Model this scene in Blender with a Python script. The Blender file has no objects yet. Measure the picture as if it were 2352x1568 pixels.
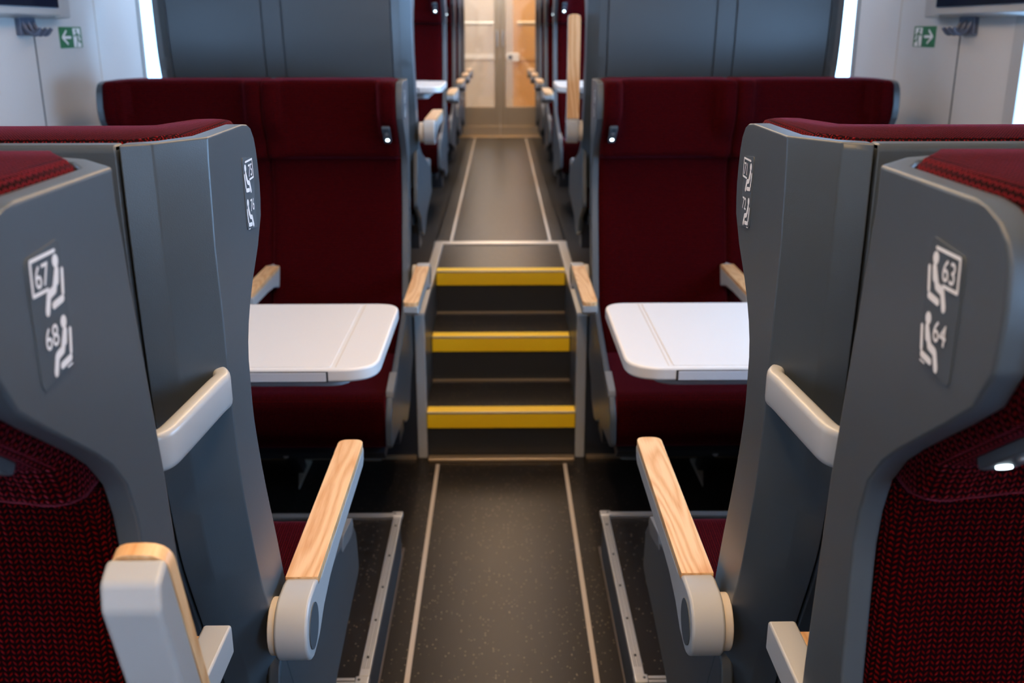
import bpy, bmesh, math, random
from mathutils import Vector, Matrix
random.seed(3)
C = bpy.context.scene.collection
S = bpy.context.scene
PI = math.pi

# ------------------------------------------------------------------ camera
cam_data = bpy.data.cameras.new('camera')
cam = bpy.data.objects.new('camera', cam_data); C.objects.link(cam)
def look(p, yw, rl):
    p, yw, rl = map(math.radians, (p, yw, rl))
    f = Vector((math.sin(yw)*math.cos(p), math.cos(yw)*math.cos(p), -math.sin(p)))
    r = Vector((math.cos(yw), -math.sin(yw), 0)); u = r.cross(f)
    r2 = math.cos(rl)*r + math.sin(rl)*u; u2 = -math.sin(rl)*r + math.cos(rl)*u
    return Matrix((r2, u2, -f)).transposed()
cam.matrix_world = Matrix.Translation((0.0023, 0, 1.42)) @ look(17.376, 0.631, -0.05).to_4x4()
cam_data.sensor_width = 36; cam_data.lens = 35.0; cam_data.clip_start = 0.02
cam_data.dof.use_dof = True; cam_data.dof.focus_distance = 1.14; cam_data.dof.aperture_fstop = 6.6
S.camera = cam
# ------------------------------------------------------------------ world, exposure
w = bpy.data.worlds.new('daylight'); S.world = w; w.use_nodes = True
_bg = w.node_tree.nodes['Background']; _bg.inputs[0].default_value = (0.36, 0.62, 1.0, 1)
# overcast daylight, smoothly brighter on the right-hand side of the train
_tc = w.node_tree.nodes.new('ShaderNodeTexCoord'); _sx = w.node_tree.nodes.new('ShaderNodeSeparateXYZ')
_mr = w.node_tree.nodes.new('ShaderNodeMapRange')
_mr.inputs['From Min'].default_value = -1; _mr.inputs['From Max'].default_value = 1
_mr.inputs['To Min'].default_value = 1.2; _mr.inputs['To Max'].default_value = 20.0
w.node_tree.links.new(_tc.outputs['Generated'], _sx.inputs[0]); w.node_tree.links.new(_sx.outputs[0], _mr.inputs[0])
w.node_tree.links.new(_mr.outputs[0], _bg.inputs[1])
S.view_settings.view_transform = 'Standard'; S.view_settings.look = 'None'
S.view_settings.gamma = 1; S.view_settings.use_curve_mapping = False
S.view_settings.exposure = 0.0
S.cycles.use_denoising = True
S.cycles.max_bounces = 8
LAMPS = []
def area(name, loc, sx, sy, power, col, rot=(0, 0, 0)):
    l = bpy.data.lights.new(name, 'AREA'); l.shape = 'RECTANGLE'; l.size = sx; l.size_y = sy
    l.energy = power; l.color = col
    o = bpy.data.objects.new(name, l); C.objects.link(o); o.location = loc; o.rotation_euler = rot
    return o
WARM = (1.0, 0.64, 0.34)
# the coach's own ceiling light strips (tubes are built further down, these give their light)
area('ceiling_light_source', (-0.13, 0.2, 2.13), 0.10, 5.6, 23, WARM)
area('ceiling_light_source', (0.13, 0.2, 2.13), 0.10, 5.6, 23, WARM)
area('ceiling_light_source', (-0.13, 6.2, 2.43), 0.10, 5.0, 20, WARM)
area('ceiling_light_source', (0.13, 6.2, 2.43), 0.10, 5.0, 20, WARM)
area('vestibule_light_source', (0.0, 10.0, 2.4), 1.6, 1.2, 42, (1.0, 0.84, 0.66))

# ------------------------------------------------------------------ materials
def mat(name, col, rough=0.5, metal=0.0, **k):
    m = bpy.data.materials.new(name); m.use_nodes = True
    b = m.node_tree.nodes['Principled BSDF']
    b.inputs['Base Color'].default_value = (*col, 1)
    b.inputs['Roughness'].default_value = rough
    b.inputs['Metallic'].default_value = metal
    for kk, v in k.items():
        b.inputs[kk.replace('_', ' ')].default_value = v
    return m
def nd(m, t): return m.node_tree.nodes.new(t)
def lk(m, a, b): m.node_tree.links.new(a, b)
def grain(m, scale, strength, dist=0.001):
    """fine moulded texture as bump"""
    tc = nd(m, 'ShaderNodeTexCoord'); n = nd(m, 'ShaderNodeTexNoise'); n.inputs['Scale'].default_value = scale
    n.inputs['Detail'].default_value = 3
    bp = nd(m, 'ShaderNodeBump'); bp.inputs['Strength'].default_value = strength; bp.inputs['Distance'].default_value = dist
    lk(m, tc.outputs['Object'], n.inputs['Vector']); lk(m, n.outputs['Fac'], bp.inputs['Height'])
    lk(m, bp.outputs['Normal'], m.node_tree.nodes['Principled BSDF'].inputs['Normal'])
    return m
M = {}
M['shell'] = grain(mat('grey_moulded_plastic', (0.060, 0.073, 0.081), 0.38), 900, 0.25, 0.0004)
M['pale'] = grain(mat('pale_grey_plastic', (0.42, 0.43, 0.42), 0.30), 900, 0.15, 0.0003)
M['beige'] = mat('beige_plastic', (0.55, 0.48, 0.38), 0.4)
M['alu'] = mat('brushed_aluminium', (0.62, 0.62, 0.60), 0.34, 0.85)
M['brass'] = mat('champagne_metal', (0.55, 0.42, 0.27), 0.36, 0.7)
M['dark'] = mat('dark_plastic', (0.02, 0.024, 0.03), 0.4)
M['darkcap'] = mat('dark_cap', (0.06, 0.075, 0.085), 0.5)
M['screenglass'] = mat('screen_glass', (0.004, 0.006, 0.02), 0.1)
M['wall'] = grain(mat('warm_white_wall_panel', (0.56, 0.56, 0.54), 0.55), 300, 0.1)
M['ceil'] = mat('ceiling_white', (0.7, 0.68, 0.66), 0.6)
M['white'] = mat('white_print', (0.85, 0.85, 0.83), 0.45)
M['table'] = mat('table_laminate', (0.70, 0.69, 0.66), 0.30)
M['tablerim'] = mat('table_rim', (0.60, 0.62, 0.64), 0.32)
M['green'] = mat('sign_green', (0.0, 0.16, 0.05), 0.4)
M['strip'] = mat('pale_floor_strip', (0.50, 0.42, 0.33), 0.45)
M['capgrey'] = mat('mid_grey_cap', (0.17, 0.17, 0.165), 0.4)
M['skirt'] = mat('brown_skirt_edge', (0.10, 0.08, 0.07), 0.5)
M['joint'] = mat('dark_joint', (0.015, 0.018, 0.022), 0.7)
M['bluegrey'] = mat('blue_grey_hook', (0.10, 0.12, 0.17), 0.35)
M['vest'] = mat('vestibule_cream', (0.62, 0.56, 0.49), 0.35)
M['orange'] = mat('vestibule_orange', (0.66, 0.36, 0.13), 0.4)
def emis(name, col, st):
    m = mat(name, (0, 0, 0)); b = m.node_tree.nodes['Principled BSDF']
    b.inputs['Emission Color'].default_value = (*col, 1); b.inputs['Emission Strength'].default_value = st
    return m
M['lens'] = emis('lit_lens', (0.75, 0.93, 1.0), 9)
M['tube'] = emis('lit_diffuser', (1.0, 0.74, 0.48), 3.5)
# glass pane
def glassm(name, tint, f=0.10):
    m = bpy.data.materials.new(name); m.use_nodes = True; nt = m.node_tree; nt.nodes.clear()
    o = nt.nodes.new('ShaderNodeOutputMaterial'); mx = nt.nodes.new('ShaderNodeMixShader')
    t = nt.nodes.new('ShaderNodeBsdfTransparent'); g = nt.nodes.new('ShaderNodeBsdfGlossy')
    t.inputs[0].default_value = (*tint, 1); g.inputs['Roughness'].default_value = 0.04
    mx.inputs[0].default_value = f
    nt.links.new(t.outputs[0], mx.inputs[1]); nt.links.new(g.outputs[0], mx.inputs[2]); nt.links.new(mx.outputs[0], o.inputs[0])
    return m
M['glass'] = glassm('window_glass', (0.93, 0.97, 1.0))
M['doorglass'] = glassm('door_glass', (0.93, 0.93, 0.92), 0.12)
# ribbed moquette: chevron knit, red on near black, with velvet sheen
def fabric():
    m = mat('red_moquette', (0.1, 0, 0), 0.85)
    b = m.node_tree.nodes['Principled BSDF']
    b.inputs['Sheen Weight'].default_value = 0.32; b.inputs['Sheen Roughness'].default_value = 0.24
    b.inputs['Sheen Tint'].default_value = (0.85, 0.12, 0.20, 1); b.inputs['Specular IOR Level'].default_value = 0.04
    uv = nd(m, 'ShaderNodeUVMap'); sp = nd(m, 'ShaderNodeSeparateXYZ'); lk(m, uv.outputs[0], sp.inputs[0])
    def mt(op, a, bv=None, c=None):
        n = nd(m, 'ShaderNodeMath'); n.operation = op
        for i, v in enumerate((a, bv, c)):
            if v is None: continue
            if isinstance(v, (int, float)): n.inputs[i].default_value = v
            else: lk(m, v, n.inputs[i])
        return n.outputs[0]
    P = 0.0088; Q = 0.0051
    fx = mt('FRACT', mt('DIVIDE', sp.outputs[0], P))
    tri = mt('ABSOLUTE', mt('SUBTRACT', fx, 0.5))              # 0 at rib centre, .5 at edge
    tri2 = mt('ABSOLUTE', mt('SUBTRACT', mt('MULTIPLY', tri, 2.0), 0.5))
    v = mt('ADD', mt('DIVIDE', sp.outputs[1], Q), mt('MULTIPLY', tri, 1.5))
    st = mt('ABSOLUTE', mt('SUBTRACT', mt('FRACT', v), 0.5))
    dash = mt('SUBTRACT', 1.0, mt('MULTIPLY', st, 3.4))
    lat = mt('SUBTRACT', 1.0, mt('MULTIPLY', tri2, 2.4))
    nz = nd(m, 'ShaderNodeTexNoise'); nz.inputs['Scale'].default_value = 260; nz.inputs['Detail'].default_value = 2
    lk(m, uv.outputs[0], nz.inputs['Vector'])
    k = mt('MULTIPLY', mt('MAXIMUM', dash, 0.0), mt('MAXIMUM', lat, 0.0))
    k = mt('MINIMUM', mt('MULTIPLY', k, mt('MULTIPLY', nz.outputs['Fac'], 3.0)), 1.0)
    mix = nd(m, 'ShaderNodeMix'); mix.data_type = 'RGBA'
    lk(m, k, mix.inputs[0]); mix.inputs[6].default_value = (0.0045, 0.0000, 0.0008, 1); mix.inputs[7].default_value = (0.17, 0.0010, 0.0008, 1)
    lk(m, mix.outputs[2], b.inputs['Base Color'])
    bp = nd(m, 'ShaderNodeBump'); bp.inputs['Strength'].default_value = 0.7; bp.inputs['Distance'].default_value = 0.0012
    lk(m, k, bp.inputs['Height']); lk(m, bp.outputs['Normal'], b.inputs['Normal'])
    return m
M['fabric'] = fabric()
# ash wood: UV v runs along the piece
def wood(name, c1, c2, rough=0.35):
    m = mat(name, c1, rough); b = m.node_tree.nodes['Principled BSDF']
    tc = nd(m, 'ShaderNodeUVMap'); mp = nd(m, 'ShaderNodeMapping')
    mp.inputs['Scale'].default_value = (1.0, 0.11, 1.0)
    n1 = nd(m, 'ShaderNodeTexNoise'); n1.inputs['Scale'].default_value = 16; n1.inputs['Detail'].default_value = 1.5
    n1.inputs['Roughness'].default_value = 0.4
    lk(m, tc.outputs[0], mp.inputs['Vector']); lk(m, mp.outputs[0], n1.inputs['Vector'])
    w1 = nd(m, 'ShaderNodeMath'); w1.operation = 'MULTIPLY'; w1.inputs[1].default_value = 13; lk(m, n1.outputs['Fac'], w1.inputs[0])
    fr = nd(m, 'ShaderNodeMath'); fr.operation = 'PINGPONG'; fr.inputs[1].default_value = 0.5; lk(m, w1.outputs[0], fr.inputs[0])
    n2 = nd(m, 'ShaderNodeTexNoise'); n2.inputs['Scale'].default_value = 420; n2.inputs['Detail'].default_value = 2
    mp2 = nd(m, 'ShaderNodeMapping'); mp2.inputs['Scale'].default_value = (1, 0.05, 1)
    lk(m, tc.outputs[0], mp2.inputs['Vector']); lk(m, mp2.outputs[0], n2.inputs['Vector'])
    ad = nd(m, 'ShaderNodeMath'); ad.operation = 'MULTIPLY_ADD'; ad.inputs[1].default_value = 0.45
    lk(m, n2.outputs['Fac'], ad.inputs[0]); lk(m, fr.outputs[0], ad.inputs[2])
    cr = nd(m, 'ShaderNodeValToRGB'); cr.color_ramp.elements[0].position = 0.15; cr.color_ramp.elements[1].position = 0.62
    cr.color_ramp.elements[0].color = (*c2, 1); cr.color_ramp.elements[1].color = (*c1, 1)
    lk(m, ad.outputs[0], cr.inputs[0]); lk(m, cr.outputs[0], b.inputs['Base Color'])
    return m
M['wood'] = wood('ash_wood', (0.80, 0.51, 0.26), (0.60, 0.29, 0.10))
# speckled rubber floor
def floorm(name, base, spk, rough):
    m = mat(name, base, rough); b = m.node_tree.nodes['Principled BSDF']; b.inputs['Specular IOR Level'].default_value = 0.20
    tc = nd(m, 'ShaderNodeTexCoord'); v = nd(m, 'ShaderNodeTexVoronoi'); v.inputs['Scale'].default_value = 150
    lk(m, tc.outputs['Object'], v.inputs['Vector'])
    sc = nd(m, 'ShaderNodeSeparateColor'); lk(m, v.outputs['Color'], sc.inputs[0])
    a = nd(m, 'ShaderNodeMath'); a.operation = 'LESS_THAN'; a.inputs[1].default_value = 0.26; lk(m, v.outputs['Distance'], a.inputs[0])
    c = nd(m, 'ShaderNodeMath'); c.operation = 'GREATER_THAN'; c.inputs[1].default_value = 0.86; lk(m, sc.outputs[0], c.inputs[0])
    k = nd(m, 'ShaderNodeMath'); k.operation = 'MULTIPLY'; lk(m, a.outputs[0], k.inputs[0]); lk(m, c.outputs[0], k.inputs[1])
    mx = nd(m, 'ShaderNodeMix'); mx.data_type = 'RGBA'; lk(m, k.outputs[0], mx.inputs[0])
    mx.inputs[6].default_value = (*base, 1); mx.inputs[7].default_value = (*spk, 1)
    lk(m, mx.outputs[2], b.inputs['Base Color'])
    n = nd(m, 'ShaderNodeTexNoise'); n.inputs['Scale'].default_value = 500; lk(m, tc.outputs['Object'], n.inputs['Vector'])
    bp = nd(m, 'ShaderNodeBump'); bp.inputs['Strength'].default_value = 0.15; bp.inputs['Distance'].default_value = 0.0005
    lk(m, n.outputs['Fac'], bp.inputs['Height']); lk(m, bp.outputs['Normal'], b.inputs['Normal'])
    return m
M['floor'] = floorm('speckled_rubber_floor', (0.014, 0.012, 0.010), (0.24, 0.19, 0.14), 0.31)
M['floor2'] = floorm('speckled_rubber_upper_floor', (0.018, 0.017, 0.016), (0.24, 0.19, 0.14), 0.34)
M['riser'] = mat('dark_riser', (0.018, 0.020, 0.021), 0.5)
M['yellow'] = grain(mat('yellow_nosing', (0.95, 0.60, 0.002), 0.5), 400, 0.3)

# ------------------------------------------------------------------ geometry helpers
def mk(name, verts, faces, m, parent=None, off=(0, 0, 0), bevel=0, seg=2, smooth=True, ang=32, solid=0, wn=False):
    off = Vector(off)
    me = bpy.data.meshes.new(name)
    me.from_pydata([Vector(v)-off for v in verts], [], faces)
    bm = bmesh.new(); bm.from_mesh(me)
    bmesh.ops.remove_doubles(bm, verts=bm.verts, dist=1e-6)
    bmesh.ops.recalc_face_normals(bm, faces=bm.faces)
    uvl = bm.loops.layers.uv.new('UVMap')
    for f in bm.faces:
        n = f.normal
        ax = max(range(3), key=lambda i: abs(n[i]))
        for l in f.loops:
            c = l.vert.co
            l[uvl].uv = ((c.y, c.z), (c.x, c.z), (c.x, c.y))[ax]
        f.smooth = smooth
    bm.to_mesh(me); bm.free()
    if smooth and not bevel:
        me.set_sharp_from_angle(angle=math.radians(ang))
    me.materials.append(m)
    o = bpy.data.objects.new(name, me); C.objects.link(o)
    if parent: o.parent = parent
    if solid:
        s = o.modifiers.new('solid', 'SOLIDIFY'); s.thickness = solid; s.offset = -1
    if bevel:
        b = o.modifiers.new('bevel', 'BEVEL'); b.width = bevel; b.segments = seg; b.limit_method = 'ANGLE'
        b.angle_limit = math.radians(ang); b.harden_normals = True
        b.use_clamp_overlap = True
        if wn:
            b.harden_normals = False
            g = o.modifiers.new('normals', 'WEIGHTED_NORMAL'); g.keep_sharp = False; g.weight = 60
    return o
def boxv(x0, x1, y0, y1, z0, z1):
    v = [(x, y, z) for x in (x0, x1) for y in (y0, y1) for z in (z0, z1)]
    f = [(0, 1, 3, 2), (4, 6, 7, 5), (0, 4, 5, 1), (2, 3, 7, 6), (0, 2, 6, 4), (1, 5, 7, 3)]
    return v, f
def merge(*vf):
    V, F = [], []
    for v, f in vf:
        n = len(V); V += list(v); F += [tuple(i+n for i in q) for q in f]
    return V, F
def box(name, b, m, parent=None, off=(0, 0, 0), bevel=0, **k):
    return mk(name, *boxv(*b), m, parent, off, bevel, **k)
def rpoly(pts, r, n=4):
    """round the corners of a 2D polygon; r is one number or one per corner"""
    out = []; N = len(pts)
    for i in range(N):
        p = Vector(pts[i]); a = Vector(pts[i-1]); b = Vector(pts[(i+1) % N])
        ri = r[i] if isinstance(r, (list, tuple)) else r
        if ri <= 0: out.append(tuple(p)); continue
        da, db = (a-p), (b-p)
        la, lb = da.length, db.length
        q = min(ri, la*0.45, lb*0.45)
        A = p+da.normalized()*q; B = p+db.normalized()*q
        for k in range(n+1):
            t = k/n
            out.append(tuple(A*(1-t)**2+p*2*t*(1-t)+B*t*t))
    return out
def prismv(poly, h0, h1, fn):
    """fn(a,b,h)->xyz ; closed prism"""
    n = len(poly)
    v = [fn(a, b, h0) for a, b in poly]+[fn(a, b, h1) for a, b in poly]
    f = [(i, (i+1) % n, n+(i+1) % n, n+i) for i in range(n)]+[tuple(range(n))[::-1], tuple(range(n, 2*n))]
    return v, f
def loftv(rows, closed=True, cap=True):
    n = len(rows[0]); v = [p for r in rows for p in r]; f = []
    for j in range(len(rows)-1):
        for i in range(n if closed else n-1):
            a = j*n+i; b = j*n+(i+1) % n
            f.append((a, b, b+n, a+n))
    if cap: f += [tuple(range(n))[::-1], tuple(range((len(rows)-1)*n, len(rows)*n))]
    return v, f
def sweepv(path, prof, up=(0, 0, 1)):
    """sweep a 2D profile (side, up) along a path"""
    up = Vector(up); P = [Vector(p) for p in path]; rows = []
    for i, p in enumerate(P):
        t = (P[min(i+1, len(P)-1)]-P[max(i-1, 0)]).normalized()
        s = t.cross(up).normalized(); u = s.cross(t).normalized()
        rows.append([p+s*a+u*b for a, b in prof])
    return loftv(rows)
def circ(r, n=16, cx=0, cy=0): return [(cx+r*math.cos(2*PI*i/n), cy+r*math.sin(2*PI*i/n)) for i in range(n)]
def smoothpath(pts, n=6):
    P = [Vector(p) for p in pts]; out = []
    for i in range(len(P)-1):
        p0 = P[max(i-1, 0)]; p1 = P[i]; p2 = P[i+1]; p3 = P[min(i+2, len(P)-1)]
        for k in range(n):
            t = k/n
            out.append(0.5*((2*p1)+(p2-p0)*t+(2*p0-5*p1+4*p2-p3)*t*t+(3*p1-p0-3*p2+p3)*t**3))
    out.append(P[-1]); return out
def thing(name, loc, label, cat, group=None):
    o = bpy.data.objects.new(name, None); C.objects.link(o); o.location = loc; o.empty_display_size = 0.1
    tag(o, label, cat, group); return o
def tag(o, label, cat, group=None):
    o['label'] = label; o['category'] = cat
    if group: o['group'] = group
    return o
def struct(o, label=None):
    o['kind'] = 'structure'
    if label: o['label'] = label
    return o
def interp(tab, z, k):
    """tab rows sorted by descending z; monotone cubic"""
    if z >= tab[0][0]: return tab[0][k]
    n = len(tab)
    for i in range(n-1):
        a, b = tab[i], tab[i+1]
        if b[0] <= z <= a[0]:
            sl = lambda j: (tab[j+1][k]-tab[j][k])/(tab[j+1][0]-tab[j][0])
            def tan(j):
                if j == 0: return sl(0)
                if j == n-1: return sl(n-2)
                p, q = sl(j-1), sl(j)
                return 0.0 if p*q <= 0 else 2*p*q/(p+q)
            h = b[0]-a[0]; t = (z-a[0])/h
            return ((2*t**3-3*t*t+1)*a[k]+(t**3-2*t*t+t)*h*tan(i)+(-2*t**3+3*t*t)*b[k]+(t**3-t*t)*h*tan(i+1))
    return tab[-1][k]

# ------------------------------------------------------------------ STRUCTURE
UZ = 0.51          # upper floor height
fl = struct(box('floor', (-1.42, 1.42, -2.46, 9.06, -0.06, 0.0), M['floor']))
fu = struct(mk('floor', *merge(boxv(-1.40, -0.2885, 3.20, 9.0, UZ-0.08, UZ), boxv(0.2885, 1.40, 3.20, 9.0, UZ-0.08, UZ),
            boxv(-0.2945, 0.2945, 4.395, 9.0, UZ-0.08, UZ)), M['floor2'], smooth=False))
struct(box('floor', (-1.0, 1.0, 9.04, 11.2, UZ-0.08, UZ-0.005), M['vest']))
for s in (-1, 1):
    struct(box('trim_1' if s < 0 else 'trim_2', (s*0.217-0.006, s*0.217+0.006, -2.2, 3.13, 0, 0.0025), M['strip']))
    struct(box('trim_3' if s < 0 else 'trim_4', (s*0.223-0.006, s*0.223+0.006, 4.40, 8.9, UZ, UZ+0.0025), M['strip']))
    # dark riser wall under the upper level, beside the steps
    x0, x1 = sorted((s*0.2945, s*1.40))
    r0, r1 = sorted((s*0.2885, s*1.40))
    struct(box('wall_riser', (r0, r1, 3.186, 3.20, 0, UZ), M['dark']))
    struct(box('baseboard_'+('left' if s < 0 else 'right'), (x0, x1, 3.176, 3.186, 0, 0.012), M['brass']))
# side walls with window openings: pieces around the windows
def side_wall(s):
    nm = 'left' if s < 0 else 'right'
    X = 1.37
    wins = [(-1.9, -0.55), (0.95, 2.735), (3.985, 5.55), (6.1, 7.6), (8.0, 8.8)]
    z0s = [0.92, 0.92, 1.02, 1.30, 1.30]; z1s = [1.70, 1.470, 2.05, 2.05, 2.05]
    y = -2.4; vf = []
    for k, ((a, b), z0, z1) in enumerate(zip(wins, z0s, z1s)):
        vf.append(boxv(X, X+0.05, y, a, 0 if a < 3 else 0, 2.6))
        vf.append(boxv(X, X+0.05, a, b, 0, z0)); vf.append(boxv(X, X+0.05, a, b, z1, 2.6))
        y = b
    vf.append(boxv(X, X+0.05, y, 9.04, 0, 2.6))
    V, F = merge(*vf); V = [(s*x, yy, z) for x, yy, z in V]
    struct(mk('wall_'+nm, V, F, M['wall'], smooth=False))
    for k, ((a, b), z0, z1) in enumerate(zip(wins, z0s, z1s)):
        r = bpy.data.objects.new('window_%d' % (k+1+(5 if s > 0 else 0)), None); C.objects.link(r)
        r.location = (s*X, (a+b)/2, z0); r['kind'] = 'structure'; off = r.location
        # frame: rounded ring
        o_ = rpoly([(a-0.012, z0-0.012), (b+0.012, z0-0.012), (b+0.012, z1+0.012), (a-0.012, z1+0.012)], 0.03 if k == 1 else 0.09, 6)
        iw = 0.05 if k == 1 else 0.02
        i_ = rpoly([(a+iw, z0+0.02), (b-iw, z0+0.02), (b-iw, z1-0.02), (a+iw, z1-0.02)], 0.012 if k == 1 else 0.07, 6)
        n = len(o_)
        rows = [[(s*(X+h), p[0], p[1]) for p in q] for q, h in ((o_, 0.02), (o_, -0.006), (i_, -0.006), (i_, 0.045))]
        V, F = loftv(rows, True, False)
        mk('window_frame', V, F, M['pale'], r, off)
        xx = sorted((s*(X+0.040), s*(X+0.044)))
        box('window_pane', (xx[0], xx[1], a, b, z0, z1), M['glass'], r, off)
    # vertical panel joints on the wall
    for (yj, wj) in ((3.08, 0.006), (3.56, 0.003)):
        xx = sorted((s*(X-0.0015), s*(X+0.001)))
        struct(box('trim_%d' % (5+(0 if s < 0 else 2)+(0 if yj < 3.2 else 1)), (xx[0], xx[1], yj-wj/2, yj+wj/2, 0.2, 2.0), M['darkcap'] if yj < 3.2 else M['beige']))
side_wall(-1); side_wall(1)
cv = [(-1.42, 1.98), (-1.30, 2.06), (-1.0, 2.15), (1.0, 2.15), (1.30, 2.06), (1.42, 1.98), (1.42, 2.2), (-1.42, 2.2)]
struct(mk('ceiling', *prismv(cv, -2.4, 3.30, lambda a, b, h: (a, h, b)), M['ceil']))
cv2 = [(a, b+0.30) for a, b in cv]
struct(mk('ceiling', *prismv(cv2, 3.30, 9.04, lambda a, b, h: (a, h, b)), M['ceil']))
struct(box('wall_back', (-1.42, 1.42, -2.46, -2.4, -0.06, 2.2), M['wall']))
# end wall around the vestibule doors
DY = 8.97
struct(mk('wall_front', *merge(boxv(-1.42, -0.40, DY, DY+0.06, UZ-0.08, 2.55), boxv(0.40, 1.42, DY, DY+0.06, UZ-0.08, 2.55),
        boxv(-0.40, 0.40, DY, DY+0.06, 2.3, 2.55)), M['wall'], smooth=False))
# vestibule beyond the doors
struct(box('wall_vestibule', (-1.0, 0.13, 10.6, 10.66, UZ-0.1, 2.7), M['vest']))
struct(box('wall_vestibule', (0.13, 1.0, 10.3, 10.66, UZ-0.1, 2.7), M['orange']))
struct(box('wall_vestibule', (-1.05, -1.0, 9.03, 10.66, UZ-0.1, 2.7), M['vest']))
struct(box('wall_vestibule', (1.0, 1.05, 9.03, 10.66, UZ-0.1, 2.7), M['orange']))
struct(box('ceiling', (-1.05, 1.05, 9.03, 10.66, 2.7, 2.75), M['ceil']))
struct(box('trim_9', (-0.40, 0.13, 10.585, 10.60, 1.135, 1.185), M['white']))
struct(box('trim_10', (0.13, 0.6, 10.285, 10.30, 1.135, 1.185), M['orange']))
# doors
def door(n, s):
    r = bpy.data.objects.new('door_%d' % n, None); C.objects.link(r); r.location = (s*0.2, DY, UZ); r['kind'] = 'structure'
    off = r.location
    def B(nm, x0, x1, z0, z1, m, d=0.03, bev=0.004, par=r):
        a, b = sorted((s*x0, s*x1)); return box(nm, (a, b, DY, DY+d, z0, z1), m, par, off, bev)
    B('door_stile', 0.001, 0.05, UZ+0.10, 2.28, M['brass'])
    B('door_stile', 0.345, 0.39, UZ+0.10, 2.28, M['brass'])
    B('door_rail', 0.001, 0.39, UZ+0.012, UZ+0.10, M['brass'], 0.035)
    B('door_rail', 0.05, 0.345, 2.20, 2.28, M['brass'])
    B('kick_panel', 0.05, 0.345, UZ+0.10, 0.775, M['brass'], 0.022, 0.002)
    B('door_pane', 0.05, 0.345, 0.775, 2.20, M['doorglass'], 0.008, 0)
    h = B('door_handle', 0.018, 0.032, 1.28, 1.42, M['alu'], 0.03); h.location.y -= 0.025
door(1, -1); door(2, 1)
struct(box('trim_11', (-0.42, 0.42, DY-0.05, DY+0.02, UZ, UZ+0.012), M['brass'], bevel=0.004))
t = thing('vestibule_handrail', (0.30, 9.7, 1.6), 'gold coloured horizontal handrail seen through the right door leaf', 'handrail')
mk('rail', *sweepv([(0.16, 9.7, 1.475), (0.62, 9.7, 1.475)], circ(0.022, 12)), M['brass'], t, t.location)
for xx in (0.2, 0.6): mk('rail_bracket', *sweepv([(xx, 9.7, 1.475), (xx, 10.3, 1.475)], circ(0.01, 8)), M['brass'], t, t.location)
t = thing('vestibule_handrail', (-0.2, 9.7, 1.6), 'slim grey horizontal handrail seen through the left door leaf', 'handrail')
mk('rail', *sweepv([(-0.6, 9.75, 1.475), (-0.03, 9.75, 1.475)], circ(0.016, 12)), M['alu'], t, t.location)
for xx in (-0.5, -0.1): mk('rail_bracket', *sweepv([(xx, 9.75, 1.475), (xx, 10.6, 1.475)], circ(0.01, 8)), M['alu'], t, t.location)
t = thing('door_button', (0.09, 10.24, 1.14), 'small white and black push button box seen through the right door leaf', 'button')
box('button_housing', (0.07, 0.19, 10.27, 10.30, 1.12, 1.20), M['white'], t, t.location, 0.006)
mk('button', *prismv(circ(0.022, 16, 0.10, 1.16), 10.255, 10.27, lambda a, b, h: (a, h, b)), M['dark'], t, t.location)

# ------------------------------------------------------------------ steps
st = thing('step_unit', (0, 3.19, 0), 'three dark steps with yellow edges between silver posts leading to the upper level', 'steps')
so = st.location
RY = [3.187, 3.514, 3.842]
V = []
prof = [(3.19, 0), (3.19, 0.17), (3.517, 0.17), (3.517, 0.34), (3.845, 0.34), (3.845, 0.51), (4.39, 0.51), (4.39, 0.0)]
for k, (y, z) in enumerate(zip(RY, (0.17, 0.34, 0.51))):
    y2 = (RY+[4.345])[k+1]+0.004
    box('riser', (-0.2572, 0.2572, y+0.004, y+0.016, z-0.17, z-0.008), M['riser'], st, so)
    box('tread', (-0.2572, 0.2572, y+0.04, y2+0.01, z-0.014, z-0.0005), M['floor'] if k < 2 else M['floor2'], st, so)
    n_ = rpoly([(y-0.006, z-0.056), (y-0.006, z+0.001), (y+0.052, z+0.001), (y+0.052, z-0.012), (y+0.006, z-0.012), (y+0.006, z-0.056)], [0, .005, 0, 0, 0, 0], 3)
    mk('yellow_nosing', *prismv(n_, -0.2535, 0.2535, lambda a, b, h: (h, a, b)), M['yellow'], st, so)
    if k < 2:
        box('metal_edge', (-0.2555, 0.2555, y2-0.014, y2-0.002, z, z+0.004), M['brass'], st, so)
    box('metal_edge', (-0.2535, 0.2535, y-0.0072, y-0.004, z-0.004, z+0.0018), M['alu'], st, so)
box('threshold_strip', (-0.252, 0.252, 3.150, 3.186, 0, 0.012), M['brass'], st, so, 0.003)
box('landing_strip', (-0.295, 0.295, 4.345, 4.395, 0.495, 0.517), M['alu'], st, so, 0.002)
for s in (-1, 1):
    a, b = sorted((s*0.2570, s*0.2880))
    box('side_wall', (a, b, 3.225, 4.345, 0, 0.500), M['shell'], st, so)
    box('post', (a-0.0015*(s > 0), b+0.0015*(s < 0), 3.183, 3.225, 0, 0.516), M['alu'] if 0 else M['pale'], st, so, 0.003)
    box('top_rail', (a-0.003, b+0.003, 3.19, 4.345, 0.500, 0.521), M['alu'], st, so, 0.003)

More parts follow.
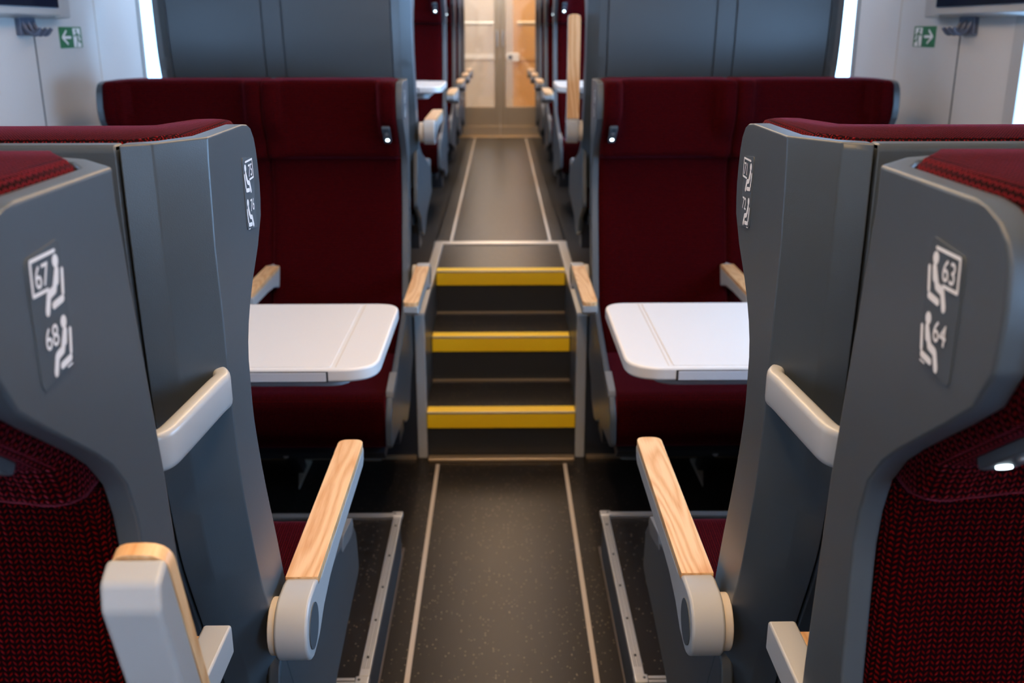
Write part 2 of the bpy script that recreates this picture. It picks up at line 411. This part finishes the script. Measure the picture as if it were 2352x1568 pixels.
# ------------------------------------------------------------------ podium with metal framed edges
def podium(s):
    nm = 'left' if s < 0 else 'right'
    r = thing('podium', (s*0.8, 1.7, 0), 'dark floor plinth under the %s seats with a riveted aluminium edge frame' % nm, 'plinth')
    o = r.location
    def B(nm, x0, x1, y0, y1, z0, z1, m, bev=0.0, par=r):
        a, b = sorted((s*x0, s*x1)); return box(nm, (a, b, y0, y1, z0, z1), m, par, o, bev)
    B('plinth_body', 0.288, 1.368, -1.2, 2.49, 0.0, 0.135, M['floor'])
    B('side_skirt', 0.281, 0.288, -1.2, 2.495, 0.006, 0.134, M['darkcap'], 0.001)
    B('skirt_edge', 0.278, 0.2835, -1.2, 2.55, 0.0, 0.005, M['skirt'])
    e = B('edge_trim', 0.274, 0.297, 1.765, 2.475, 0.133, 0.143, M['alu'], 0.002)
    for xx in (0.279, 0.283, 0.288, 0.292):
        B('trim_groove', xx-0.0005, xx+0.0005, 1.79, 2.46, 0.1428, 0.1436, M['darkcap'], 0, e)
    for yy in (1.83, 1.97, 2.11, 2.26, 2.42):
        mk('rivet', *prismv(circ(0.0032, 10, s*0.2855, yy), 0.143, 0.1445, lambda a, b, h: (a, b, h)), M['dark'], e, o)
    for (y0, y1) in ((2.472, 2.500), (1.735, 1.763)):
        c = B('corner_piece', 0.272, 0.303, y0, y1, 0.132, 0.146, M['alu'], 0.004)
        mk('rivet', *prismv(circ(0.003, 10, s*0.294, (y0+y1)/2), 0.146, 0.1472, lambda a, b, h: (a, b, h)), M['darkcap'], c, o)
        B('cross_trim', 0.303, 0.80, y0+0.003, y0+0.012, 0.133, 0.143, M['alu'], 0.0015)
        B('cross_trim', 0.303, 0.80, y0+0.016, y0+0.025, 0.133, 0.143, M['alu'], 0.0015)
podium(-1); podium(1)

# ------------------------------------------------------------------ seats
# (zrel, front edge u, side/back facet u, back seam u)
TA = [(1.180, .140, .004, -.067), (1.178, .160, .003, -.067), (1.172, .177, .002, -.067), (1.160, .189, 0, -.067), (1.146, .195, -.001, -.067), (1.105, .201, -.003, -.067),
      (1.069, .195, -.005, -.066), (1.037, .170, -.003, -.065), (1.004, .133, 0, -.063), (.962, .100, .001, -.061), (.923, .087, .003, -.058),
      (.869, .087, .006, -.053), (.804, .100, .014, -.043), (.741, .120, .030, -.030), (.661, .150, .055, 0.0), (.573, .180, .100, .04),
      (.524, .200, .130, .065), (.480, .215, .150, .08), (.360, .26, .20, .12), (.16, .30, .22, .15)]
TB = [(1.184, .150, 0, -.060), (1.181, .172, 0, -.060), (1.175, .189, 0, -.060), (1.167, .199, 0, -.060), (1.154, .206, 0, -.061), (1.130, .209, -.004, -.064), (1.090, .206, -.009, -.069), (1.064, .190, -.013, -.073),
      (1.040, .158, -.017, -.077), (1.012, .118, -.021, -.081), (.974, .068, -.027, -.087), (.947, .045, -.031, -.091), (.915, .034, -.036, -.095), (.884, .030, -.039, -.099), (.825, .032, -.044, -.104),
      (.758, .036, -.050, -.110), (.690, .042, -.055, -.115), (.600, .055, -.055, -.115), (.500, .09, -.045, -.105), (.360, .13, -.03, -.09), (.16, .18, -.02, -.08)]
XI = 0.285       # outer faces of the two side shells
TH = 0.020
def font_mesh(txt):
    cu = bpy.data.curves.new('t', 'FONT'); cu.body = txt; cu.size = 1; cu.align_x = 'CENTER'; cu.extrude = 0.0; cu.resolution_u = 4
    cu.offset = 0.008
    o = bpy.data.objects.new('t', cu); C.objects.link(o)
    dg = bpy.context.evaluated_depsgraph_get(); dg.update()
    me = bpy.data.meshes.new_from_object(o.evaluated_get(dg))
    V = [tuple(v.co) for v in me.vertices]; F = [tuple(p.vertices) for p in me.polygons]
    bpy.data.objects.remove(o); bpy.data.curves.remove(cu); bpy.data.meshes.remove(me)
    return V, F
def stroke(pts, w):
    """flat rounded polyline ribbon -> list of quads/fans (2D)"""
    V, F = [], []
    for (a, b) in zip(pts, pts[1:]):
        a = Vector(a); b = Vector(b); d = (b-a).normalized(); n = Vector((-d.y, d.x))*w/2
        i = len(V); V += [tuple(a+n), tuple(a-n), tuple(b-n), tuple(b+n)]; F.append((i, i+1, i+2, i+3))
    for p in pts:
        i = len(V); V += [(p[0]+math.cos(k*PI/4)*w/2, p[1]+math.sin(k*PI/4)*w/2) for k in range(8)]; F.append(tuple(range(i, i+8)))
    return V, F
def mk2d(name, V2, F, h, m, parent, off, fn, flat=False):
    lay = {}
    for k, f in enumerate(F):                 # overlapping pieces lie a hair apart
        for i in f: lay.setdefault(i, k)
    e = 0 if flat else 2e-5
    o = mk(name, [fn(p[0], p[1], h+e*lay.get(i, 0)) for i, p in enumerate(V2)], F, m, parent, off, smooth=False)
    return o

def arm(parent, off, s, xc, hy, hz, g, phi, L=0.495, wood_only=False, cap=True, width=0.042, pivot=True, woodm='wood'):
    """armrest: hinge centre (hy,hz), pointing g*Y rotated up by phi degrees"""
    ph = math.radians(phi)
    ca, sa = math.cos(ph), math.sin(ph)
    def fn(a, b, h): return (h, hy+g*(a*ca-b*sa), hz+a*sa+b*ca)
    R = 0.042; x0, x1 = xc-width/2, xc+width/2
    pol = [(0.030, R)]
    for k in range(13):
        an = PI/2+0.0+(PI*1.02)*k/12
        pol.append((R*math.cos(an), R*math.sin(an)))
    pol += [(0.035, -0.038), (0.075, -0.020), (0.13, -0.008), (0.22, -0.002), (L-0.024, 0.0), (L-0.006, 0.010), (L-0.002, 0.0305), (0.072, 0.0305), (0.045, 0.0395)]
    body = mk('armrest', *prismv(pol, x0, x1, fn), M['pale'], parent, off, 0.0045, seg=3, ang=28)
    # wooden top pad, rounded plan, runs from above the hinge to the tip
    plan = rpoly([(0.045, x0), (0.045, x1), (L, x1), (L, x0)], [0.001, 0.001, 0.017, 0.017], 5)
    def f2(a, b, h): return fn(a, h, b)
    wd = mk('wood_top', *prismv(plan, 0.0305, R+0.0005, f2), M[woodm], body, off, 0.0035, seg=3, ang=28)
    if cap:
        xs = -s
        xa, xb = sorted(((x0-0.0012) if s > 0 else (x1+0.0012), (x0+0.002) if s > 0 else (x1-0.002)))
        mk('hinge_cap', *prismv(circ(0.029, 28), xa, xb, fn), M['darkcap'], body, off)
    if pivot:
        xa, xb = sorted((s*(abs(xc)+width/2-0.001), s*(XI-0.0+0.001)))
        mk('pivot_disc', *prismv(circ(0.036, 28), xa, xb, fn), M['beige'], body, off, 0.002)
    return body

def double_seat(s, Y0, g, zd, T, label, cat='seat', nums=None, arm_phi=0, arm_hinge=(0.108, 0.563), handle=False, bracket=False,
                lights=True, plate=True, midarm=True, detail=True, group=None, armz=None, low=0.16, xin=XI, armL=0.495, XO=1.180, xarm=0.250, foot=False, pedestal=False):
    """s side, Y0 plane of the side/back facet, g facing, zd datum, T profile"""
    r = thing('double_seat', (s*0.72, Y0+g*0.35, zd+0.0), label, cat, group)
    off = Vector(r.location)
    def P(x, u, z): return (s*x, Y0+g*u, zd+z)
    zs = []
    z = T[0][0]
    keys = sorted({t[0] for t in T if t[0] >= low}, reverse=True)
    for a, b in zip(keys, keys[1:]):
        n = max(1, int((a-b)/0.018)); zs += [a+(b-a)*k/n for k in range(n)]
    zs.append(keys[-1])
    # --- moulded shells at aisle and wall side: front edge > side > oblique facet > back seam
    for (xa, xm, xb, nm) in ((xin, xin+0.036, xin+0.062, 'side_shell'), (XO, XO-0.036, XO-0.062, 'side_shell')):
        rows = []
        for z in zs:
            uf, u1, u3 = (interp(T, z, k) for k in (1, 2, 3))
            sg = 1 if xb > xa else -1
            rows.append([P(xa+sg*TH, uf, z), P(xa, uf, z), P(xa, u1, z), P(xm, u3+0.014, z), P(xb, u3, z),
                         P(xb, u3+TH, z), P(xm+sg*0.004, u3+0.014+TH, z), P(xa+sg*TH, u1+TH*0.5, z)])
        sh = mk(nm, *loftv(rows), M['shell'], r, off, 0.0045, seg=3, ang=22, wn=True)
        if plate and nm == 'side_shell' and xa == xin:
            shell0 = sh
    # --- back panels of the two seats and the middle strip
    zb = [z for z in zs]
    for (xa, xb) in ((xin+0.065, 0.712), (0.715, 0.777), (0.780, XO-0.065)):
        rows = []
        for z in zb:
            u3 = interp(T, z, 3)
            rows.append([P(xa, u3, z), P(xb, u3, z), P(xb, u3+TH, z), P(xa, u3+TH, z)])
        mk('back_panel', *loftv(rows), M['shell'], r, off, 0.004, seg=2)
    # --- upholstery
    HS = 0.945
    uclow = lambda z: interp(T, z, 1)+0.012
    half = [(xin+0.0215, 0.7245), (0.7255, XO-0.0215)]
    for hi, (xa, xb) in enumerate(half):
        # backrest
        rows = []
        for k in range(17):
            z = 0.30+(HS-0.004-0.30)*k/16
            f = uclow(z); b = interp(T, z, 3)+TH+0.002
            q = 0.006 if k in (0, 16) else 0
            ca_ = interp(T, z, 2)+0.024
            c1_, c2_ = (max(ca_, b), b) if hi == 0 else (b, max(ca_, b))
            rows.append([P(x, u, z) for x, u in ((xa+0.050, b), (xa, c1_), (xa, max(f-0.020, c1_+0.002)), (xa+0.006, f-0.007), (xa+0.020, f-q), (xa+0.045, f-0.004-q), ((xa+xb)/2, f-0.008-q), (xb-0.045, f-0.004-q),
                         (xb-0.020, f-q), (xb-0.006, f-0.007), (xb, max(f-0.020, c2_+0.002)), (xb, c2_), (xb-0.050, b))])
        mk('backrest', *loftv(rows), M['fabric'], r, off, ang=50)
        # headrest block with wings following the shell outline
        uc0 = uclow(HS-0.02)+0.030
        rows = []
        tz = T[0][0]
        tt = -0.004 if T is TA else 0.002
        zz = [HS, HS+0.008, .965, .985, 1.005, 1.025, 1.045, 1.065, 1.085, 1.11, 1.14, 1.160, tz-0.008+tt, tz-0.001+tt, tz+0.004+tt, tz+0.006+tt]
        for k, z in enumerate(zz):
            fade = 1.0
            shr = 0
            if k == 0: shr = 0.014
            if k == 1: shr = 0.003
            if k > 11: shr = {12: 0.001, 13: 0.005, 14: 0.013, 15: 0.024}[k]
            uw = max(interp(T, min(z, 1.150), 1)+0.020, uc0+0.012)-shr
            um = uc0+(uw-uc0)*0.55 if uw > uc0 else uc0     # wing beside the neighbour is shallower
            um = max(um, uc0+0.01)-shr*0.3
            uc = uc0-shr
            b = interp(T, z, 3)+TH+0.002+shr*0.3
            wl, wr = (uw, um) if hi == 0 else (um, uw)
            e = 0.001+shr*0.4
            ca_ = interp(T, z, 2)+0.008+shr*0.25
            c1_, c2_ = (ca_, b) if hi == 0 else (b, ca_)
            rows.append([P(x, u, z) for x, u in ((xa+0.036, b), (xa+e, c1_), (xa+e*0.5, wl-0.016), (xa+0.004+e, wl-0.004), (xa+0.013+e, wl), (xa+0.030, wl), (xa+0.043, wl-0.004), (xa+0.053, wl*0.55+uc*0.45),
                        (xa+0.064, uc+0.004), (xa+0.080, uc), ((xa+xb)/2, uc-0.004), (xb-0.080, uc), (xb-0.064, uc+0.004),
                        (xb-0.053, wr*0.55+uc*0.45), (xb-0.043, wr-0.004), (xb-0.030, wr), (xb-0.013-e, wr), (xb-0.004-e, wr-0.004), (xb-e, wr-0.016), (xb-e, c2_), (xb-0.036, b))])
        hr = mk('headrest', *loftv(rows), M['fabric'], r, off, ang=60)
        # seat cushion
        u0 = 0.20
        cp = rpoly([(u0, .27), (0.72, .215), (0.765, .265), (0.755, .385), (u0, .345)], [0.01, .03, .05, .045, .01], 5)
        mk('seat_cushion', *prismv(cp, xa, xb, lambda a, b, h: P(h, a, b)), M['fabric'], r, off, 0.012, seg=3, ang=40)
        # reading light on the outer wing
        if lights:
            xl = (xa+0.030) if hi == 0 else (xb-0.030)
            ua, za = interp(T, 1.000, 1)+0.022, 1.000
            ub_, zb_ = interp(T, 1.062, 1)+0.024, 1.062
            d = Vector((ub_-ua, zb_-za)).normalized(); n = Vector((d.y, -d.x))
            pl = rpoly([(-0.011, -0.002), (0.011, -0.002), (0.014, 0.075), (-0.012, 0.075)], 0.006, 4)
            def lf(a, b, h, xl=xl, ua=ua, za=za, d=d, n=n):
                q = Vector((ua, za))+d*b*0.95+n*h; return P(xl+a, q.x, q.y)
            li = mk('reading_light', *prismv(pl, -0.002, 0.0075, lf), M['darkcap'], r, off, 0.002)
            mk('light_lens', *prismv(circ(0.0052, 16, 0, 0.016), 0.0070, 0.0088, lf), M['lens'], li, off)
            mk('light_switch', *prismv(circ(0.0052, 16, 0, 0.046), 0.0070, 0.0095, lf), M['alu'], li, off)
            mk('light_socket', *prismv(circ(0.0046, 12, 0.003, 0.061), 0.0070, 0.0078, lf), M['dark'], li, off)
    # --- lower side panel with cap piece
    for (xa, vis) in ((xin, True), (XO-0.018, False)):
        pts = [(.06, .30), (.12, .50), (.20, .515), (.30, .470), (.66, .385), (.735, .375), (.775, .335), (.790, .245), (.62, .225), (.46, .20)]+([(.38, .04), (.36, 0.0), (.14, 0.0), (.12, .04)] if foot else [(.40, .165), (.33, .15), (.24, .18), (.20, .24)])
        sp = mk('side_panel', *prismv(rpoly(pts, [.02, .02, .02, .03, .02, .01, .02, .02, .04, .04, .03, 0, 0, .02], 3), xa+0.0008, xa+0.018, lambda a, b, h: P(h, a, b)), M['shell'], r, off, 0.004, seg=2)
        cp = rpoly([(.60, .385), (.705, .362), (.735, .372), (.725, .392), (.62, .41)], 0.006, 3)
        mk('panel_cap', *prismv(cp, xa-0.001, xa+0.019, lambda a, b, h: P(h, a, b)), M['capgrey'], sp, off, 0.002)
    # pan under the cushions, with bolts and bracket
    mk('seat_pan', *prismv([(0.15, .22), (0.15, .26), (0.73, .21), (0.70, .18)], xin+0.03, XO-0.03, lambda a, b, h: P(h, a, b)), M['dark'], r, off)
    mk('cross_beam', *prismv(rpoly([(0.30, .10), (0.30, .22), (0.42, .21), (0.42, .10)], .01, 3), xin+0.02, 1.364, lambda a, b, h: P(h, a, b)), M['dark'], r, off)
    if detail:
        for xx in (0.43, 0.60):
            mk('pan_bolt', *prismv(circ(0.008, 10, xx, .195), 0.70, 0.715, lambda a, b, h: P(a, h, b)), M['alu'], r, off)
        mk('latch_block', *prismv(rpoly([(0.335, .172), (0.42, .172), (0.42, .195), (0.335, .195)], .005, 3), 0.66, 0.70, lambda a, b, h: P(a, h, b)), M['shell'], r, off)
    if pedestal:
        mk('pedestal', *prismv([(0.17, -zd+.008), (0.30, .11), (0.42, .11), (0.22, -zd+.008)], 0.66, 0.695, lambda a, b, h: P(h, a, b)), M['dark'], r, off)
        mk('foot_plate', *prismv([(0.700, 0.115), (0.652, 0.122), (0.655, 0.335)], -zd, -zd+0.008, lambda a, b, h: P(a, b, h)), M['beige'], r, off)
    # --- armrests
    hu, hz = arm_hinge
    arm(r, off, s, s*xarm, Y0+g*hu, zd+hz, g, arm_phi, L=armL)
    if midarm:
        arm(r, off, s, s*0.722, Y0+g*(hu+0.03), zd+hz+0.01, g, 0, L=0.40, cap=False, pivot=False)
    # --- number plate
    if plate:
        xs = xin
        u0, u1, z0, z1 = nums[2] if nums else (.110, .158, 1.068, 1.156)
        W = u1-u0; H = z1-z0
        # a: 0..1 toward facing direction, b: 0..1 upward
        def nf(a, b, h): return P(xs-h, u0+a*W, z0+b*H)
        pb = rpoly([(0, 0.03), (1, -0.03), (1, 0.95), (0.0, 1.0)], 0.09, 4)
        pl = mk('number_plate', *prismv(pb, -0.0008, 0.0010, nf), M['darkcap'], shell0, off)
        dirx = g*1.0
        asp = H/W
        def fig(by, frame):
            vs = []
            hv = [(0.205+0.088*math.cos(k*PI/8), 1-(0.151+by)+0.051*math.sin(k*PI/8)) for k in range(16)]
            vs.append((hv, [tuple(range(16))]))
            def q(pts, wd):
                V2, F2 = stroke([(a, (1-b-by)*asp) for a, b in pts], wd); return ([(a, b/asp) for a, b in V2], F2)
            vs.append(q([(0.205, .222), (0.335, .352), (0.51, .372), (0.60, .485)], 0.12))
            vs.append(q([(0.205, .222), (0.245, .30)], 0.115))
            vs.append(q([(0.055, .238), (0.115, .405)], 0.08))
            vs.append(q([(0.15, .447), (0.42, .462)], 0.10))
            if frame:
                vs.append(q([(0.21, .071), (0.90, .071), (0.93, .32), (0.52, .325)], 0.050))
            return merge(*vs)
        for (by, fr) in ((0.0, True), (0.47, False)):
            V2, F2 = fig(by, fr)
            mk2d('pictogram', V2, F2, 0.0013, M['white'], pl, off, nf)
        mk2d('print_mark', [(0.10, 0.02), (0.26, 0.015), (0.26, 0.03), (0.10, 0.035)], [(0, 1, 2, 3)], 0.0013, M['white'], pl, off, nf)
        if nums:
            # reading direction: viewer in the aisle
            rd = -1 if s > 0 else 1           # +Y is to the viewer's right on the left side
            same = (rd*g) > 0                 # text x grows with a ?
            for txt, ac, bc in ((nums[0], 0.645, 1-.200), (nums[1], 0.60, 1-.672)):
                V2, F2 = font_mesh(txt)
                k = 0.195
                vv = []
                for x, y, zz_ in V2:
                    ta = x*0.40
                    a = ac+(ta if same else -ta)*1.0
                    vv.append((a, bc+(y-0.36)*0.235))
                mk2d('digits', vv, F2, 0.0018, M['white'], pl, off, nf, flat=True)
    # --- grab handle bridging the two shells
    if handle:
        zc = 0.925
        path = smoothpath([P(0.322, -0.006, zc), P(0.300, -0.000, zc+0.001), P(0.2865, -0.018, zc), P(0.288, -0.045, zc), P(0.296, -0.14, zc-0.002), P(0.299, -0.160, zc-0.003), P(0.302, -0.168, zc-0.003), P(0.306, -0.171, zc-0.003)], 5)
        pf = rpoly([(-0.0085, -0.019), (0.0085, -0.019), (0.0085, 0.019), (-0.0085, 0.019)], 0.007, 4)
        mk('grab_handle', *sweepv(path, pf), M['pale'], r, off, ang=60)
    if bracket:
        b = mk('rear_bracket', *prismv(rpoly([(-0.162, .655), (-0.162, .690), (0.02, .690), (0.02, .655)], .004, 2), xin-0.005, xin+0.024, lambda a, b, h: P(h, a, b)), M['pale'], r, off, 0.003)
        mk('wood_insert', *prismv([(-0.150, .660), (-0.150, .684), (-0.05, .684), (-0.05, .660)], xin+0.0245, xin+0.060, lambda a, b, h: P(h, a, b)), M['wood'], b, off, 0.002)
    return r

NP_A = (.123, .168, 1.062, 1.145)
NP_B = (.106, .156, 1.066, 1.152)
double_seat(-1, 0.992, 1, 0.14, TA, 'grey shelled double seat left of the aisle, back to us, plate reading 75 and 76', nums=('75', '76', NP_A), handle=True, foot=True, xarm=0.256, arm_hinge=(0.097, 0.567))
double_seat(1, 0.992, 1, 0.14, TA, 'grey shelled double seat right of the aisle, back to us, plate reading 71 and 72', nums=('71', '72', NP_A), handle=True, foot=True, xarm=0.254, arm_hinge=(0.097, 0.569))
double_seat(-1, 0.744, -1, 0.14, TB, 'nearest left double seat numbered 67 and 68 with its aisle armrest folded up', nums=('67', '68', NP_B), arm_phi=72, arm_hinge=(0.007, 0.455), bracket=True, foot=True)
double_seat(1, 0.744, -1, 0.14, TB, 'nearest right double seat numbered 63 and 64 facing us with a lit reading light', nums=('63', '64', NP_B), bracket=True, foot=True)
for s in (-1, 1):
    sd = 'left' if s < 0 else 'right'
    double_seat(s, 3.275, -1, 0.092, TA, 'dark red double seat facing us behind the table %s of the steps' % sd, low=.36, xin=0.2935, XO=1.21, pedestal=True)
# upper level
double_seat(-1, 3.49, 1, UZ, TA, 'grey backed double seat on the upper level above the red seat on the left', handle=False, plate=False, lights=False, xin=0.2935, XO=1.152, low=.30)
double_seat(1, 3.49, 1, UZ, TA, 'grey backed double seat on the upper level right with a raised wooden armrest', handle=False, plate=False, lights=False, arm_phi=90, arm_hinge=(0.03, 0.575), armL=0.385, xin=0.2935, XO=1.152, low=.30)
ordn = ['first', 'second', 'third', 'fourth']
for s in (-1, 1):
    sd = 'left' if s < 0 else 'right'
    for k, yy in enumerate((5.78, 6.92, 7.88, 8.72)):
        double_seat(s, yy, -1, UZ, TA, 'red double seat facing us, %s row along the %s of the upper aisle' % (ordn[k], sd), plate=False, detail=False, xin=0.2935, midarm=(k == 0),
                    group='seat rows facing us on the upper level')

# ------------------------------------------------------------------ tables
def table(s, y0, y1, z, xe, label):
    r = thing('table', (s*0.9, (y0+y1)/2, z-0.03), label, 'table'); off = r.location
    def f(a, b, h): return (s*a, b, h)
    top = rpoly([(xe, y0), (1.368, y0), (1.368, y1), (xe, y1)], [0.075, 0, 0, 0.060], 10)
    mk('tabletop', *prismv(top, z-0.028, z, f), M['table'], r, off, 0.006, seg=3, ang=40)
    # recessed joint lines and inset panel
    mk('joint_line', *prismv([(xe+0.082, y0+0.012), (xe+0.0835, y0+0.012), (xe+0.0835, y1-0.012), (xe+0.082, y1-0.012)], z-0.001, z+0.0004, f), M['beige'], r, off)
    mk('inset_panel', *prismv(rpoly([(xe+0.092, y0+0.012), (1.33, y0+0.012), (1.33, y1-0.012), (xe+0.092, y1-0.012)], .006, 3), z-0.002, z+0.0012, f), M['table'], r, off, 0.0006)
    for yy, dy in ((y0, -1), (y1, 1)):
        a, b = sorted((yy-dy*0.004, yy+dy*0.0015))
        p = mk('edge_drawer', *prismv([(xe+0.10, z-0.026), (1.30, z-0.026), (1.30, z-0.007), (xe+0.10, z-0.007)], a, b, lambda p_, q_, h: (s*p_, h, q_)), M['tablerim'], r, off, 0.001)
        mk('drawer_gap', *prismv([(xe+0.096, z-0.027), (1.304, z-0.027), (1.304, z-0.0052), (xe+0.096, z-0.0052)], *sorted((yy-dy*0.004, yy+dy*0.0006)), lambda p_, q_, h: (s*p_, h, q_)), M['joint'], r, off)
    mk('under_tray', *prismv(rpoly([(xe+0.06, y0+0.05), (1.368, y0+0.05), (1.368, y1-0.05), (xe+0.06, y1-0.05)], [.05, 0, 0, .05], 5), z-0.055, z-0.028, f), M['pale'], r, off, 0.004)
    mk('wall_bracket', *prismv([(1.368, z-0.055), (1.368, z-0.35), (1.33, z-0.35), (1.0, z-0.055)], y0+0.2, y0+0.25, lambda p_, q_, h: (s*p_, h, q_)), M['pale'], r, off, 0.003)
table(-1, 1.852, 2.345, 0.785, 0.243, 'pale cream topped table on the left, below the steps')
table(1, 1.852, 2.345, 0.785, 0.251, 'white topped table on the right, below the steps')
table(-1, 4.45, 4.97, 1.185, 0.255, 'pale table on the left of the upper level, beside the steps')
table(1, 4.45, 4.97, 1.185, 0.255, 'pale table on the upper level behind the raised wooden armrest')

# ------------------------------------------------------------------ wall fittings
def stroke_prism(name, pts, wd, s, X, y0, z0, W, flip, m, parent, off):
    V2, F2 = stroke(pts, wd)
    def f(a, b, h): return (s*(X-h), y0+(a if not flip else (1-a))*W, z0+b*W)
    return mk2d(name, V2, F2, 0.0022, m, parent, off, f)
def exit_sign(s):
    sd = 'left' if s < 0 else 'right'; ar = sd
    X = 1.37; W = 0.098; H = 0.066
    # sign spans y 3.262..3.42 ; arrow on the near side
    y0, y1 = 3.255, 3.425; z0, z1 = 1.366, 1.430
    r = thing('exit_sign', (s*X, y0, z0), 'green emergency exit sign with white %sward arrow on the %s wall' % (ar, sd), 'sign'); off = r.location
    W = y1-y0; H = z1-z0
    def f(a, b, h): return (s*(X-h), y0+a*W, z0+b*H)
    mk('sign_board', *prismv([(0, 0), (1, 0), (1, 1), (0, 1)], 0, 0.0015, f), M['green'], r, off)
    def q(pts, wd, sx=W/H):
        V2, F2 = stroke([(a*sx, b) for a, b in pts], wd); return [(a/sx, b) for a, b in V2], F2
    # arrow, pointing to the near end
    V2, F2 = merge(q([(0.12, 0.5), (0.48, 0.5)], 0.13), q([(0.30, 0.80), (0.11, 0.5), (0.33, 0.20)], 0.13))
    mk2d('arrow', V2, F2, 0.0020, M['white'], r, off, f)
    mk2d('door_shape', [(0.60, 0.03), (0.93, 0.03), (0.93, 0.93), (0.60, 0.93)], [(0, 1, 2, 3)], 0.0020, M['white'], r, off, f)
    hv = [(0.735+0.045*math.cos(k*PI/6), 0.82+0.07*math.sin(k*PI/6)) for k in range(12)]
    V2, F2 = merge((hv, [tuple(range(12))]), q([(0.76, 0.70), (0.79, 0.42)], 0.16), q([(0.78, 0.42), (0.72, 0.05)], 0.10), q([(0.80, 0.42), (0.86, 0.28), (0.97, 0.27)], 0.09),
                   q([(0.74, 0.66), (0.64, 0.55), (0.62, 0.62)], 0.07), q([(0.79, 0.66), (0.88, 0.58), (0.90, 0.48)], 0.07))
    mk2d('running_figure', V2, F2, 0.0026, M['green'], r, off, f)
exit_sign(-1); exit_sign(1)
def screen(s):
    sd = 'left' if s < 0 else 'right'
    r = thing('display_screen', (s*1.37, 2.7, 1.46), 'dark display screen in a pale housing on the %s wall above the window' % sd, 'screen'); off = r.location
    def f(a, b, h): return (s*a, h, b)
    pol = rpoly([(1.37, 1.452), (1.305, 1.462), (1.300, 1.72), (1.37, 1.72)], [0, .004, .004, 0], 3)
    mk('housing', *prismv(pol, 1.9, 3.135, f), M['pale'], r, off, 0.004)
    mk('screen_glass', *prismv([(1.308, 1.483), (1.2985, 1.483), (1.2965, 1.70), (1.308, 1.70)], 1.95, 3.11, f), M['screenglass'], r, off)
    e = rpoly([(1.37, 1.452), (1.325, 1.455), (1.320, 1.74), (1.37, 1.74)], [0, .006, .006, 0], 3)
    mk('end_housing', *prismv(e, 3.14, 3.25, f), M['pale'], r, off, 0.008, seg=3)
screen(-1); screen(1)
def hooks(s):
    sd = 'left' if s < 0 else 'right'
    r = thing('coat_hook', (s*1.37, 3.03, 1.42), 'dark blue grey coat hooks under the screen on the %s wall' % sd, 'coat hooks'); off = r.location
    box('hook_plate', (*sorted((s*1.355, s*1.37)), 2.97, 3.07, 1.405, 1.462), M['bluegrey'], r, off, 0.003)
    for yy in (2.985, 3.02, 3.055):
        pth = smoothpath([(s*1.357, yy, 1.445), (s*1.345, yy, 1.418), (s*1.322, yy, 1.408), (s*1.305, yy, 1.425)], 5)
        mk('hook', *sweepv(pth, circ(0.006, 8), up=(0, 1, 0)), M['bluegrey'], r, off, ang=60)
hooks(-1); hooks(1)
# ceiling light strips
for k, (x, y0, y1, z) in enumerate(((-0.13, -2.3, 3.0, 2.14), (0.13, -2.3, 3.0, 2.14), (-0.13, 3.7, 8.8, 2.44), (0.13, 3.7, 8.8, 2.44))):
    r = thing('ceiling_light', (x, (y0+y1)/2, z), 'long warm light strip on the ceiling of the %s level, %s side' % (('lower', 'lower', 'upper', 'upper')[k], ('left', 'right')[k % 2]), 'light'); off = r.location
    box('light_tray', (x-0.07, x+0.07, y0, y1, z-0.004, z+0.01), M['pale'], r, off)
    box('diffuser', (x-0.05, x+0.05, y0+0.02, y1-0.02, z-0.007, z-0.0035), M['tube'], r, off)
